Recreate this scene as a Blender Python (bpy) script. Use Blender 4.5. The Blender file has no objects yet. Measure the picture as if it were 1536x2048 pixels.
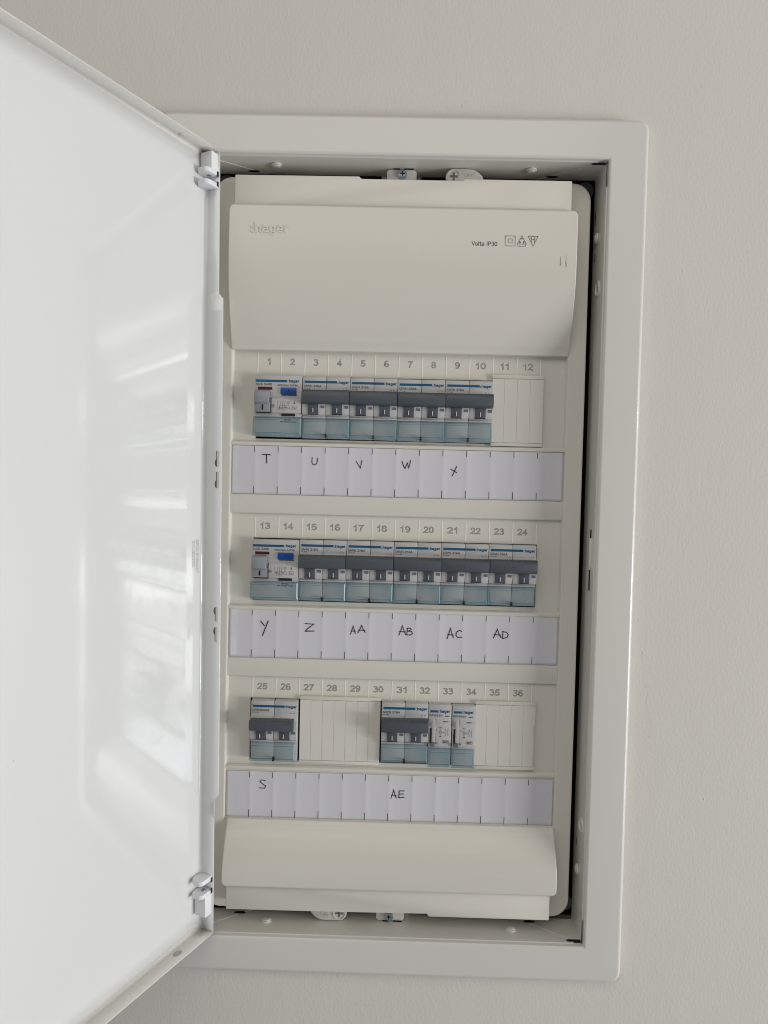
import bpy, bmesh, math, random
from mathutils import Vector, Matrix
random.seed(7)
S = 0.001                      # everything below is written in millimetres
scene = bpy.context.scene
COL = scene.collection

# ------------------------------------------------------------------ camera
R = ((0.99962349, 0.01244365, 0.02445474), (0.02480254, -0.02860882, -0.99928293), (-0.0117351, 0.99951323, -0.02890669))
cam_d = bpy.data.cameras.new('camera')
cam = bpy.data.objects.new('camera', cam_d)
COL.objects.link(cam)
right, down, fwd = (Vector(r) for r in R)
m = Matrix((right, -down, -fwd)).transposed().to_4x4()
m.translation = Vector((103.062, -505.525, -101.856)) * S
cam.matrix_world = m
cam_d.sensor_fit = 'VERTICAL'
cam_d.sensor_height = 32.0
cam_d.lens = 1420.0 / 2048.0 * 32.0
cam_d.clip_start = 0.01
cam_d.clip_end = 50
scene.camera = cam

# ------------------------------------------------------------------ light
scene.view_settings.view_transform = 'Standard'
scene.view_settings.look = 'None'
scene.view_settings.exposure = 0
scene.view_settings.gamma = 1
w = bpy.data.worlds.new('World')
scene.world = w
w.use_nodes = True
w.node_tree.nodes['Background'].inputs[0].default_value = (0.95, 0.95, 1.0, 1)
w.node_tree.nodes['Background'].inputs[1].default_value = 0.235
try:
    scene.cycles.use_denoising = True
    scene.cycles.filter_width = 1.05
    scene.cycles.max_bounces = 12
    scene.cycles.diffuse_bounces = 6
    scene.cycles.sample_clamp_indirect = 6
except Exception:
    pass

def area(name, loc, target, sx, sy, power, color):
    d = bpy.data.lights.new(name, 'AREA')
    d.shape = 'RECTANGLE'; d.size = sx; d.size_y = sy
    d.energy = power; d.color = color
    o = bpy.data.objects.new(name, d)
    o.location = loc
    o.rotation_euler = (Vector(target) - Vector(loc)).to_track_quat('-Z', 'Y').to_euler()
    COL.objects.link(o)
    return o
PC = (0.10, 0.0, -0.15)
# a window on the right hand side wall of the room, seen as glazed strips between shutter bands
area('window_light', (2.2, -0.80, -0.44), PC, 0.75, 0.15, 21.5, (1.0, 0.99, 0.97))
area('window_light', (2.2, -0.80, -0.78), PC, 0.75, 0.22, 8.0, (0.95, 0.97, 1.0))
area('window_light', (2.2, -0.80, 0.20), PC, 0.75, 0.12, 6.0, (1.0, 0.98, 0.94))
area('window_light', (2.2, -0.80, -1.15), PC, 0.75, 0.30, 5.0, (0.84, 0.91, 1.0))
# light bounced from the ceiling of the room
area('ceiling_bounce', (-0.05, -1.15, 0.85), PC, 1.3, 0.9, 5.6, (1.0, 0.95, 0.84))

# ------------------------------------------------------------------ materials
def mat(name, color, rough=0.5, spec=0.5, coat=0.0, metallic=0.0, bump=None, mottle=0.0, trans=0.0, alpha=1.0, coat_rough=0.05):
    m = bpy.data.materials.new(name)
    m.use_nodes = True
    nt = m.node_tree
    b = nt.nodes['Principled BSDF']
    b.inputs['Base Color'].default_value = (*color, 1)
    b.inputs['Roughness'].default_value = rough
    b.inputs['Specular IOR Level'].default_value = spec
    b.inputs['Coat Weight'].default_value = coat
    b.inputs['Coat Roughness'].default_value = coat_rough
    b.inputs['Metallic'].default_value = metallic
    b.inputs['Transmission Weight'].default_value = trans
    tc = nt.nodes.new('ShaderNodeTexCoord')
    if mottle:
        n = nt.nodes.new('ShaderNodeTexNoise'); n.inputs['Scale'].default_value = 14; n.inputs['Detail'].default_value = 5
        r = nt.nodes.new('ShaderNodeMapRange')
        r.inputs['To Min'].default_value = 1 - mottle; r.inputs['To Max'].default_value = 1 + mottle
        mx = nt.nodes.new('ShaderNodeVectorMath'); mx.operation = 'SCALE'
        mx.inputs[0].default_value = color
        nt.links.new(tc.outputs['Object'], n.inputs['Vector'])
        nt.links.new(n.outputs['Fac'], r.inputs['Value'])
        nt.links.new(r.outputs['Result'], mx.inputs['Scale'])
        nt.links.new(mx.outputs['Vector'], b.inputs['Base Color'])
    if bump:
        prev = None
        for sc, dist, st in bump:
            mp = nt.nodes.new('ShaderNodeMapping')
            mp.inputs['Scale'].default_value = sc if isinstance(sc, tuple) else (sc, sc, sc)
            n = nt.nodes.new('ShaderNodeTexNoise'); n.inputs['Scale'].default_value = 1; n.inputs['Detail'].default_value = 3
            bn = nt.nodes.new('ShaderNodeBump'); bn.inputs['Distance'].default_value = dist; bn.inputs['Strength'].default_value = st
            nt.links.new(tc.outputs['Object'], mp.inputs['Vector'])
            nt.links.new(mp.outputs['Vector'], n.inputs['Vector'])
            nt.links.new(n.outputs['Fac'], bn.inputs['Height'])
            if prev: nt.links.new(prev.outputs['Normal'], bn.inputs['Normal'])
            prev = bn
        nt.links.new(prev.outputs['Normal'], b.inputs['Normal'])
    return m

M_wall = mat('painted_plaster', (0.665, 0.636, 0.588), 0.75, 0.3, mottle=0.02,
             bump=[((520, 520, 300), 0.0004, 0.38), ((1300, 1300, 900), 0.00015, 0.4), ((22, 22, 10), 0.002, 0.2)])
M_coat = mat('white_powder_coat', (0.66, 0.643, 0.60), 0.28, 0.5, coat=0.2, mottle=0.008, bump=[(900, 0.00006, 0.18)])
M_door = mat('glossy_white_door_paint', (0.70, 0.71, 0.70), 0.11, 0.5, coat=0.65, coat_rough=0.035, mottle=0.008,
             bump=[(700, 0.00005, 0.10), ((9, 9, 5), 0.0008, 0.12)])
M_cover = mat('cream_plastic', (0.665, 0.638, 0.57), 0.26, 0.5, mottle=0.012, bump=[(2500, 0.00003, 0.25)])
M_rib = mat('cream_plastic_rib', (0.86, 0.84, 0.775), 0.3, 0.5)
M_paper = mat('label_paper', (0.63, 0.622, 0.65), 0.2, 0.5, coat=0.7, coat_rough=0.05, mottle=0.012)
M_ink = mat('black_marker_ink', (0.02, 0.02, 0.025), 0.5, 0.3)
M_tick = mat('printed_grey_black', (0.05, 0.05, 0.055), 0.5, 0.3)
M_num = mat('grey_embossed_outline', (0.15, 0.147, 0.142), 0.5, 0.4)
M_printg = mat('grey_print', (0.06, 0.06, 0.065), 0.5, 0.4)
M_house = mat('light_grey_housing', (0.45, 0.447, 0.44), 0.38, 0.5, mottle=0.01, bump=[(2500, 0.00003, 0.2)])
M_tog = mat('dark_slate_toggle', (0.068, 0.080, 0.094), 0.42, 0.5, bump=[(1800, 0.00004, 0.3)])
M_tog2 = mat('mid_grey_lever', (0.25, 0.27, 0.295), 0.4, 0.5)
M_gap = mat('dark_gap', (0.012, 0.012, 0.013), 0.6, 0.3)
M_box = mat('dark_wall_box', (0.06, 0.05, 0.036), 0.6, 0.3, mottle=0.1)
M_cyl = mat('dark_grey_post', (0.11, 0.11, 0.115), 0.45, 0.4)
M_blue = mat('brand_blue_print', (0.0, 0.08, 0.19), 0.4, 0.5)
M_btn = mat('blue_test_button', (0.0, 0.065, 0.36), 0.35, 0.5)
M_red = mat('dark_red_window', (0.075, 0.005, 0.01), 0.3, 0.5)
M_hinge = mat('white_nylon', (0.80, 0.80, 0.82), 0.35, 0.5)
M_steel = mat('zinc_plated_screw', (0.42, 0.50, 0.58), 0.25, 0.5, metallic=1.0)
M_mark = mat('pale_mark', (0.6, 0.6, 0.58), 0.5)
M_brown = mat('brown_grey_metal', (0.10, 0.085, 0.075), 0.5)

def clear_mat(name, tint, gloss, rough=0.09):
    m = bpy.data.materials.new(name); m.use_nodes = True
    nt = m.node_tree; nt.nodes.clear()
    out = nt.nodes.new('ShaderNodeOutputMaterial')
    tr = nt.nodes.new('ShaderNodeBsdfTransparent'); tr.inputs[0].default_value = (*tint, 1)
    gl = nt.nodes.new('ShaderNodeBsdfGlossy'); gl.inputs['Roughness'].default_value = rough
    # Schlick reflectance, the same from both sides of the thin wall
    fr = nt.nodes.new('ShaderNodeLayerWeight'); fr.inputs['Blend'].default_value = 0.5
    pw = nt.nodes.new('ShaderNodeMath'); pw.operation = 'POWER'; pw.inputs[1].default_value = 5
    nt.links.new(fr.outputs['Facing'], pw.inputs[0])
    mp = nt.nodes.new('ShaderNodeMath'); mp.operation = 'MULTIPLY_ADD'; mp.inputs[1].default_value = 0.93 * gloss; mp.inputs[2].default_value = 0.07 * gloss
    mx = nt.nodes.new('ShaderNodeMixShader')
    nt.links.new(pw.outputs[0], mp.inputs[0]); nt.links.new(mp.outputs[0], mx.inputs[0])
    nt.links.new(tr.outputs[0], mx.inputs[1]); nt.links.new(gl.outputs[0], mx.inputs[2])
    nt.links.new(mx.outputs[0], out.inputs[0])
    return m
M_clear = clear_mat('clear_teal_plastic', (0.88, 0.925, 0.935), 1.0)
M_clear_edge = clear_mat('clear_teal_plastic_edge', (0.68, 0.81, 0.85), 0.7, 0.3)

# ------------------------------------------------------------------ mesh helpers
class MB:
    def __init__(s): s.v = []; s.f = []
    def add(s, vs, fs):
        o = len(s.v); s.v += [tuple(v) for v in vs]; s.f += [tuple(i + o for i in f) for f in fs]; return s
    def box(s, x0, x1, y0, y1, z0, z1):
        return s.add([(x0,y0,z0),(x1,y0,z0),(x1,y1,z0),(x0,y1,z0),(x0,y0,z1),(x1,y0,z1),(x1,y1,z1),(x0,y1,z1)],
                     [(0,3,2,1),(4,5,6,7),(0,1,5,4),(1,2,6,5),(2,3,7,6),(3,0,4,7)])
    def extr_x(s, prof, x0, x1):
        """prof: list of (z, y), closed, extruded along x"""
        n = len(prof)
        vs = [(x0, y, z) for z, y in prof] + [(x1, y, z) for z, y in prof]
        fs = [(i, (i+1) % n, n + (i+1) % n, n + i) for i in range(n)]
        fs += [tuple(range(n))[::-1], tuple(range(n, 2*n))]
        return s.add(vs, fs)
    def extr_y(s, poly, y0, y1):
        """poly: list of (x, z), closed, extruded from y0 (front) to y1"""
        n = len(poly)
        vs = [(x, y0, z) for x, z in poly] + [(x, y1, z) for x, z in poly]
        fs = [(i, (i+1) % n, n + (i+1) % n, n + i) for i in range(n)]
        fs += [tuple(range(n))[::-1], tuple(range(n, 2*n))]
        return s.add(vs, fs)
    def loft(s, rings, close=True, cap0=False, cap1=False):
        n = len(rings[0]); o = len(s.v)
        for r in rings: s.v += [tuple(p) for p in r]
        for k in range(len(rings) - 1):
            for i in range(n if close else n - 1):
                j = (i + 1) % n
                s.f.append((o+k*n+i, o+k*n+j, o+(k+1)*n+j, o+(k+1)*n+i))
        if cap0: s.f.append(tuple(range(o, o+n))[::-1])
        if cap1: s.f.append(tuple(range(o+(len(rings)-1)*n, o+len(rings)*n)))
        return s
    def cyl(s, c, r, y0, y1, n=24, axis='y', r1=None, ax2=1.0):
        r1 = r if r1 is None else r1
        a = [2*math.pi*i/n for i in range(n)]
        def p(t, rr, q):
            if axis == 'y': return (c[0]+rr*math.cos(t), q, c[1]+rr*ax2*math.sin(t))
            if axis == 'x': return (q, c[0]+rr*math.cos(t), c[1]+rr*ax2*math.sin(t))
            return (c[0]+rr*math.cos(t), c[1]+rr*ax2*math.sin(t), q)
        return s.loft([[p(t, r, y0) for t in a], [p(t, r1, y1) for t in a]], cap0=True, cap1=True)
    def strokes(s, lines, width, y, thick=0.06, ox=0, oz=0, k=1.0):
        """each polyline becomes one mitred ribbon standing proud of y; later strokes a hair prouder"""
        hw = width / 2
        for q, L in enumerate(lines):
            P = [(ox + k*a, oz + k*b) for a, b in L]
            P = [p for i, p in enumerate(P) if i == 0 or math.dist(p, P[i-1]) > 1e-6]
            if len(P) < 2: continue
            closed = math.dist(P[0], P[-1]) < 1e-4 and len(P) > 3
            if closed: P = P[:-1]
            n = len(P)
            def dr(a, b):
                l = math.dist(a, b); return ((b[0]-a[0])/l, (b[1]-a[1])/l)
            if not closed:
                d0 = dr(P[0], P[1]); d1 = dr(P[-2], P[-1])
                P[0] = (P[0][0]-d0[0]*hw*.7, P[0][1]-d0[1]*hw*.7); P[-1] = (P[-1][0]+d1[0]*hw*.7, P[-1][1]+d1[1]*hw*.7)
            A, B = [], []
            for i in range(n):
                da = dr(P[i-1], P[i]) if (i > 0 or closed) else dr(P[0], P[1])
                db = dr(P[i], P[(i+1) % n]) if (i < n-1 or closed) else dr(P[-2], P[-1])
                nx, nz = -(da[1]+db[1]), da[0]+db[0]
                l = math.hypot(nx, nz)
                if l < .35: nx, nz, l = -da[1], da[0], 1.0; f = hw
                else:
                    nx /= l; nz /= l; f = hw / max(l/2, .45)
                if l >= .35 and l == 1.0: pass
                A.append((P[i][0]+nx*f, P[i][1]+nz*f)); B.append((P[i][0]-nx*f, P[i][1]-nz*f))
            yf = y - thick - .012*(q % 4)
            o = len(s.v)
            for a, b in zip(A, B):
                s.v += [(a[0], yf, a[1]), (b[0], yf, b[1]), (b[0], y, b[1]), (a[0], y, a[1])]
            for i in range(n if closed else n-1):
                j = (i+1) % n
                for c in range(3 if False else 4):
                    if c == 2: continue
                    s.f.append((o+4*i+c, o+4*j+c, o+4*j+(c+1) % 4, o+4*i+(c+1) % 4))
            if not closed:
                s.f.append((o, o+1, o+2, o+3)); s.f.append((o+4*(n-1)+3, o+4*(n-1)+2, o+4*(n-1)+1, o+4*(n-1)))
        return s

def build(name, mb, material, parent=None, bevel=0.0, smooth=False, segs=2, xf=None):
    me = bpy.data.meshes.new(name)
    vs = [xf(*v) for v in mb.v] if xf else mb.v
    me.from_pydata([(v[0]*S, v[1]*S, v[2]*S) for v in vs], [], mb.f)
    bm = bmesh.new(); bm.from_mesh(me)
    bmesh.ops.recalc_face_normals(bm, faces=bm.faces)
    if bevel:
        es = [e for e in bm.edges if len(e.link_faces) == 2 and e.calc_face_angle(0) > math.radians(28)]
        bmesh.ops.bevel(bm, geom=es, offset=bevel*S, segments=segs, affect='EDGES', profile=0.5, clamp_overlap=True)
    bm.to_mesh(me); bm.free()
    if smooth or bevel:
        me.shade_smooth()
        try: me.set_sharp_from_angle(angle=math.radians(40 if bevel else 35))
        except Exception: pass
    me.materials.append(material)
    o = bpy.data.objects.new(name, me); COL.objects.link(o)
    if parent: o.parent = parent
    return o

def empty(name, loc, label, cat, group=None):
    o = bpy.data.objects.new(name, None); COL.objects.link(o)
    o.empty_display_size = 0.01
    o.location = Vector(loc) * S
    o['label'] = label; o['category'] = cat
    if group: o['group'] = group
    return o

def tag(o, label, cat, group=None):
    o['label'] = label; o['category'] = cat
    if group: o['group'] = group
    return o

def arc(cx, cy, rx, ry, a0, a1, n=10):
    return [(cx + rx*math.cos(math.radians(a0 + (a1-a0)*i/n)), cy + ry*math.sin(math.radians(a0 + (a1-a0)*i/n))) for i in range(n+1)]
# grotesque letter skeletons on a cap height of 1: (advance width, strokes)
G = {
 '0': (.56, [arc(.28, .5, .22, .44, 90, 450, 20)]),
 '1': (.40, [[(.05, .70), (.16, .76), (.24, .94), (.24, .04)]]),
 '2': (.54, [arc(.27, .70, .21, .25, 165, -30, 10) + [(.06, .07), (.50, .07)]]),
 '3': (.54, [arc(.24, .74, .20, .20, 140, -80, 10) + arc(.24, .28, .23, .24, 80, -140, 10)]),
 '4': (.56, [[(.38, .04), (.38, .92), (.05, .30), (.52, .30)]]),
 '5': (.54, [[(.46, .93), (.14, .93), (.09, .50)] + arc(.25, .31, .23, .27, 110, -140, 12)]),
 '6': (.54, [arc(.30, .58, .23, .37, 55, 180, 8) + arc(.28, .30, .21, .25, 180, 540, 16)]),
 '7': (.52, [[(.06, .93), (.47, .93), (.30, .55), (.20, .04)]]),
 '8': (.54, [arc(.27, .73, .18, .20, -90, 270, 14), arc(.27, .29, .21, .24, 90, 450, 14)]),
 '9': (.54, [arc(.27, .69, .21, .25, 0, 360, 16) + arc(.25, .42, .23, .37, 0, -125, 8)]),
 'A': (.66, [[(.04, .03), (.33, .95), (.62, .03)], [(.15, .34), (.51, .34)]]),
 'C': (.68, [arc(.36, .5, .29, .44, 45, 315, 14)]),
 'D': (.66, [[(.08, .05), (.08, .95), (.28, .95)] + arc(.28, .5, .31, .45, 90, -90, 10) + [(.08, .05)]]),
 'E': (.58, [[(.52, .95), (.08, .95), (.08, .05), (.54, .05)], [(.08, .51), (.48, .51)]]),
 'H': (.66, [[(.08, 0), (.08, 1)], [(.58, 0), (.58, 1)], [(.08, .5), (.58, .5)]]),
 'I': (.26, [[(.13, .03), (.13, .97)]]),
 'L': (.50, [[(.08, 1), (.08, .05), (.48, .05)]]),
 'M': (.80, [[(.08, .02), (.08, .96), (.40, .06), (.72, .96), (.72, .02)]]),
 'N': (.68, [[(.08, .02), (.08, .96), (.60, .04), (.60, .98)]]),
 'O': (.70, [arc(.35, .5, .29, .45, 90, 450, 18)]),
 'P': (.60, [[(.08, .02), (.08, .95), (.34, .95)] + arc(.34, .71, .20, .24, 90, -90, 8) + [(.08, .47)]]),
 'R': (.62, [[(.08, .02), (.08, .95), (.34, .95)] + arc(.34, .71, .20, .24, 90, -90, 8) + [(.08, .47)], [(.36, .47), (.56, .02)]]),
 'S': (.60, [arc(.30, .72, .22, .23, 30, 250, 9) + arc(.30, .28, .24, .24, 80, -150, 9)]),
 'T': (.58, [[(.03, .95), (.55, .95)], [(.29, .95), (.29, .02)]]),
 'U': (.66, [[(.08, .98), (.08, .35)] + arc(.33, .32, .25, .28, 180, 360, 10) + [(.58, .98)]]),
 'V': (.62, [[(.03, .97), (.31, .04), (.59, .97)]]),
 'W': (.86, [[(.03, .97), (.23, .05), (.43, .93), (.63, .05), (.83, .97)]]),
 'X': (.62, [[(.05, .02), (.57, .97)], [(.05, .97), (.57, .02)]]),
 'Z': (.60, [[(.06, .95), (.54, .95), (.05, .05), (.56, .05)]]),
 'a': (.52, [arc(.25, .52, .18, .17, 150, 0, 7) + [(.43, .02)], arc(.24, .22, .19, .18, 60, 390, 14)]),
 'e': (.54, [[(.07, .37), (.44, .37)], arc(.27, .36, .20, .32, 5, 315, 14)]),
 'g': (.56, [arc(.27, .36, .20, .31, 0, 360, 16), [(.47, .68), (.47, .0)] + arc(.27, -.02, .20, .22, 0, -150, 8)]),
 'h': (.54, [[(.08, 1.0), (.08, .02)], arc(.27, .44, .19, .25, 180, 0, 8) + [(.46, .02)]]),
 'r': (.36, [[(.08, .70), (.08, .02)], arc(.29, .44, .21, .25, 180, 85, 6)]),
 'o': (.54, [arc(.27, .36, .21, .33, 0, 360, 16)]),
 'l': (.20, [[(.10, 1.0), (.10, .02)]]),
 't': (.34, [[(.15, .92), (.15, .14), (.22, .04), (.31, .05)], [(.02, .68), (.30, .68)]]),
 'k': (.48, [[(.08, 1), (.08, .02)], [(.42, .66), (.10, .30)], [(.20, .42), (.44, .02)]]),
 'z': (.46, [[(.04, .66), (.42, .66), (.04, .05), (.43, .05)]]),
 'n': (.54, [[(.08, .70), (.08, .02)], arc(.27, .44, .19, .25, 180, 0, 8) + [(.46, .02)]]),
 '/': (.34, [[(.02, -.05), (.30, 1.0)]]), ',': (.22, [[(.12, .08), (.06, -.14)]]), '.': (.22, [[(.10, .02), (.10, .1)]]),
 '=': (.56, [[(.06, .62), (.50, .62)], [(.06, .34), (.50, .34)]]), '~': (.5, [[(.05, .45), (.16, .55), (.32, .42), (.44, .52)]]),
 '°': (.30, [arc(.14, .82, .10, .12, 0, 360, 10)]), '∆': (.62, [[(.05, .04), (.31, .92), (.57, .04), (.05, .04)]]), ' ': (.28, []),
}
def glyph_lines(body, gap=.08):
    out, x = [], 0
    for c in body:
        wd, st = G[c]
        out += [[(x + a, b) for a, b in l] for l in st]
        x += wd + gap
    return out
def text(mb, body, x0, x1, z0, z1, y, thick=0.06, outline=0.0, weight=0.0, center=False, wd=None, caps=None):
    """letters drawn as strokes, fitted into x0..x1, caps standing on z0 and reaching z1, from y-thick to y"""
    L = glyph_lines(body)
    if not L: return mb
    xs = [p[0] for l in L for p in l]
    kz = z1 - z0
    wdt = wd if wd else max(kz*.16, .24)
    ax, bx = min(xs), max(xs)
    kx = kz if x1 is None else (x1 - x0 - wdt) / max(bx - ax, .05)
    if bx - ax < .05: kx = kz
    L = [[(x0 + wdt/2 + (a-ax)*kx, z0 + wdt/2 + b*(kz - wdt)) for a, b in l] for l in L]
    return mb.strokes(L, wdt, y, thick)

def rrect(x0, x1, z0, z1, r, y, n=6):
    out = []
    for cx, cz, a0 in ((x1-r, z1-r, 0), (x0+r, z1-r, 90), (x0+r, z0+r, 180), (x1-r, z0+r, 270)):
        for i in range(n+1):
            a = math.radians(a0 + 90*i/n)
            out.append((cx + r*math.cos(a), y, cz + r*math.sin(a)))
    return out

# ------------------------------------------------------------------ wall
WALL_Y = 8.0
wm = MB()
X0, X1, Z0, Z1 = -43.5, 251.5, -430, 137
for a, b, c, d in ((-2500, X0, -1500, 1400), (X1, 3000, -1500, 1400), (X0, X1, Z1, 1400), (X0, X1, -1500, Z0)):
    wm.add([(a, WALL_Y, c), (b, WALL_Y, c), (b, WALL_Y, d), (a, WALL_Y, d)], [(0, 1, 2, 3)])
wall = build('wall', wm, M_wall)
wall['kind'] = 'structure'
for x, z, r in ((146, 173.5, .9), (150, 176, .6), (92, 170, .7), (283, -190, .8), (287, -214, .9), (306, 60, .7), (335, -320, .9), (60, -470, .8), (210, -466, .6), (315, 190, .7), (-20, 205, .7)):
    n = 10; g = MB()
    rr = [random.uniform(.6, 1.3) for _ in range(n)]
    ring = lambda k, y: [(x + r*k*rr[i]*math.cos(2*math.pi*i/n)*.7, y, z + r*k*rr[i]*math.sin(2*math.pi*i/n)) for i in range(n)]
    g.loft([ring(1, WALL_Y+.02), ring(.75, WALL_Y-.12), ring(.3, WALL_Y-.2)], cap1=True)
    nib = build('paint_nib', g, M_wall, wall, smooth=True)
# hairline in the paint to the right of the frame
crk = [(290, -236), (291.5, -244), (291, -252), (293, -259), (294.5, -268), (294, -276)]
build('hairline_crack', MB().strokes([crk], .16, WALL_Y, .02), mat('crack_shadow', (.52, .50, .46), .9), wall)

# ------------------------------------------------------------------ cabinet
cab = empty('distribution_board', (105, 8, -150), 'white flush mounted distribution board in the plaster wall, its door swung open to the left', 'fuse box')
def child(o, parent):
    """parent keeping the mesh where it was modelled (mesh coordinates are world millimetres)"""
    o.parent = parent
    o.matrix_parent_inverse = Matrix.Identity(4)
    o.location = -Vector((105, 8, -150)) * S
    return o
def part(name, mb, material, bevel=0.0, smooth=False, parent=None, segs=2, xf=None):
    o = build(name, mb, material, None, bevel, smooth, segs, xf)
    if parent is None: child(o, cab)
    else: o.parent = parent          # parent already carries the offset
    return o

# frame with inner return
FX0, FX1, FZ0, FZ1 = -68.5, 276.5, -453.7, 162.4
IX0, IX1, IZ0, IZ1 = -41.0, 249.0, -427.5, 134.5
fm = MB()
rings = [rrect(FX0, FX1, FZ0, FZ1, 7.5, 8.3), rrect(FX0, FX1, FZ0, FZ1, 7.5, 2.6), rrect(FX0+.2, FX1-.2, FZ0+.2, FZ1-.2, 7.3, 1.9),
         rrect(FX0+.8, FX1-.8, FZ0+.8, FZ1-.8, 6.8, .95), rrect(FX0+1.7, FX1-1.7, FZ0+1.7, FZ1-1.7, 6.2, .3), rrect(FX0+2.6, FX1-2.6, FZ0+2.6, FZ1-2.6, 5.5, 0.02), rrect(FX0+3.0, FX1-3.0, FZ0+3.0, FZ1-3.0, 5.2, 0.0)]
def inr(d, y, r=1.0): return rrect(IX0+d, IX1-d, IZ0+d, IZ1-d, r, y)
rings += [inr(-1.9, 0.0), inr(-1.5, 0.02), inr(-.6, .3), inr(-.1, .9), inr(0, 1.3), inr(0, 3.5), inr(.1, 3.7), inr(.6, 3.9), inr(.7, 4.1), inr(.7, 4.4), inr(.7, 33), inr(-.1, 33)]
fm.loft(rings)
frame = part('frame', fm, M_coat, smooth=True)
RX = IX1 - .7; TZ = IZ1 - .7; BZ = IZ0 + .7; LX = IX0 + .7

# corner gussets, studs, holes on the returns
for z, sg in ((TZ, -1), (BZ, 1)):
    for x, sx in ((RX, -1), (LX, 1)):
        g = MB()
        tri = [(x, 3.0), (x, 32.6), (x + sx*44, 32.6)]
        g.add([(a, b, z) for a, b in tri] + [(a, b, z + sg*.3) for a, b in tri], [(0,1,2), (5,4,3), (0,3,4,1), (1,4,5,2), (2,5,3,0)])
        part('corner_gusset', g, M_coat, parent=frame)
for (x, y, z, s) in ((12.7, 16.5, TZ, -1), (197.6, 17, TZ, -1), (16, 18.4, BZ, 1), (199, 16.8, BZ, 1)):
    g = MB().cyl((x, y), 3.9, z, z + s*1.3, axis='z')
    g.cyl((x, y), 2.9, z + s*1.3, z + s*1.9, axis='z', r1=2.5)
    part('stud', g, M_coat, bevel=.35, parent=frame)
for (y, z) in ((22.5, 87.2), (19.6, -380.4)):
    g = MB().cyl((y, z), 3.9, RX, RX-1.5, axis='x')
    g.cyl((y, z), 2.6, RX-1.5, RX-2.1, axis='x', r1=2.3)
    part('stud', g, M_coat, bevel=.35, parent=frame)
for (y, z) in ((17.0, 49.2), (14.6, -344.7)):
    g = MB()
    n = 28
    ring = lambda r, x: [(x, y + r*math.cos(2*math.pi*i/n), z + r*1.25*math.sin(2*math.pi*i/n)) for i in range(n)]
    g.loft([ring(4.8, RX), ring(4.5, RX-.8), ring(3.9, RX-.8), ring(3.7, RX-.05)])
    eye = part('punched_eyelet', g, M_coat, smooth=True, parent=frame)
    h = MB()
    pts = [(RX-.12, y-.2, z+4)] + [(RX-.12, y-.2-1.3*math.sin(t), z+4*math.cos(t)) for t in [math.pi*i/12 for i in range(1, 12)]] + [(RX-.12, y-.2, z-4)]
    h.add(pts, [tuple(range(len(pts)))])
    part('eyelet_slot', h, M_gap, parent=frame)
for (y, z, a, b) in ((29.5, 104, 1.0, 5.5), (26.7, 74.2, .9, 3.4), (24.5, -362, .6, 3.0)):
    part('side_hole', MB().cyl((y, z), a, RX-.12, RX+.3, axis='x', n=16, ax2=b/a), M_gap, parent=frame)
for z, s in ((TZ, -1), (BZ, 1)):
    for (x, y, rx, ry) in ((240.5, 6.0, 2.6, 1.3), (215, 27.5, 4.5, 1.6), (-6, 27.5, 4.5, 1.6)):
        zz = z + s*.32
        part('return_hole', MB().cyl((x, y), rx, zz, zz + s*.12, axis='z', n=16, ax2=ry/rx), M_gap, parent=frame)
    g = MB().box(IX1-6.5, IX1-.9, 3.2, 6.8, min(z + s*.56, z+s*.7), max(z + s*.56, z+s*.7))
    g.box(RX-.15, RX-.02, 2.6, 3.9, min(z, z+s*17), max(z, z+s*17))
    part('corner_notch', g, M_gap, parent=frame)
# latch keeper on the right return
g = MB()
prof = [(11.2, -132), (14.4, -135.5), (14.4, -150.5), (11.2, -155.5), (9.3, -152.5), (9.3, -135)]
g.add([(RX-1.6, a, b) for a, b in prof] + [(RX, a, b) for a, b in prof], [tuple(range(6))] + [(i, (i+1) % 6, 6+(i+1) % 6, 6+i) for i in range(6)])
part('latch_keeper', g, M_coat, bevel=.25, parent=frame)
for a, b in ((-126, -132.6), (-155.2, -170.5)):
    part('latch_slot', MB().box(RX-.15, RX-.02, 12.2, 15.6, b, a), M_gap, parent=frame)
# top and bottom fixing brackets with screws
for zs, x0, x1, cx, cz, sg, YB in ((TZ, 93.0, 114.6, 104.4, 129.3, -1, 19.6), (BZ, 98.3, 119.4, 108.0, -422.4, 1, 22.8)):
    g = MB().box(x0-4, x1+4, 33.0, 34.2, min(zs, zs+sg*14), max(zs, zs+sg*14))
    br = part('bracket', g, M_coat, bevel=.2)
    g = MB().extr_y([(p[0], p[2]) for p in rrect(x0, x1, min(zs+sg*.7, zs+sg*16), max(zs+sg*.7, zs+sg*16), 2.2, 0, 5)], YB, YB+1.5)
    part('bracket_tab', g, M_coat, bevel=.25, parent=br)
    for a, b in ((x0+5, x0+9.5), (x0+13, x0+19.5)):
        part('tab_slot', MB().box(a, b, YB-.6, YB+.3, min(zs+sg*.05, zs+sg*.6), max(zs+sg*.05, zs+sg*.6)), M_gap, parent=br)
    zc = cz
    g = MB().cyl((cx, zc), 3.4, YB-1.4, YB).cyl((cx, zc), 2.7, YB-2.1, YB-1.4)
    part('screw', g, M_steel, bevel=.5, parent=br)
    g = MB().box(cx-1.7, cx+1.7, YB-2.25, YB-2.12, zc-.4, zc+.4).box(cx-.4, cx+.4, YB-2.26, YB-2.13, zc-1.7, zc+1.7)
    part('screw_cross', g, M_gap, parent=br)
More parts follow.
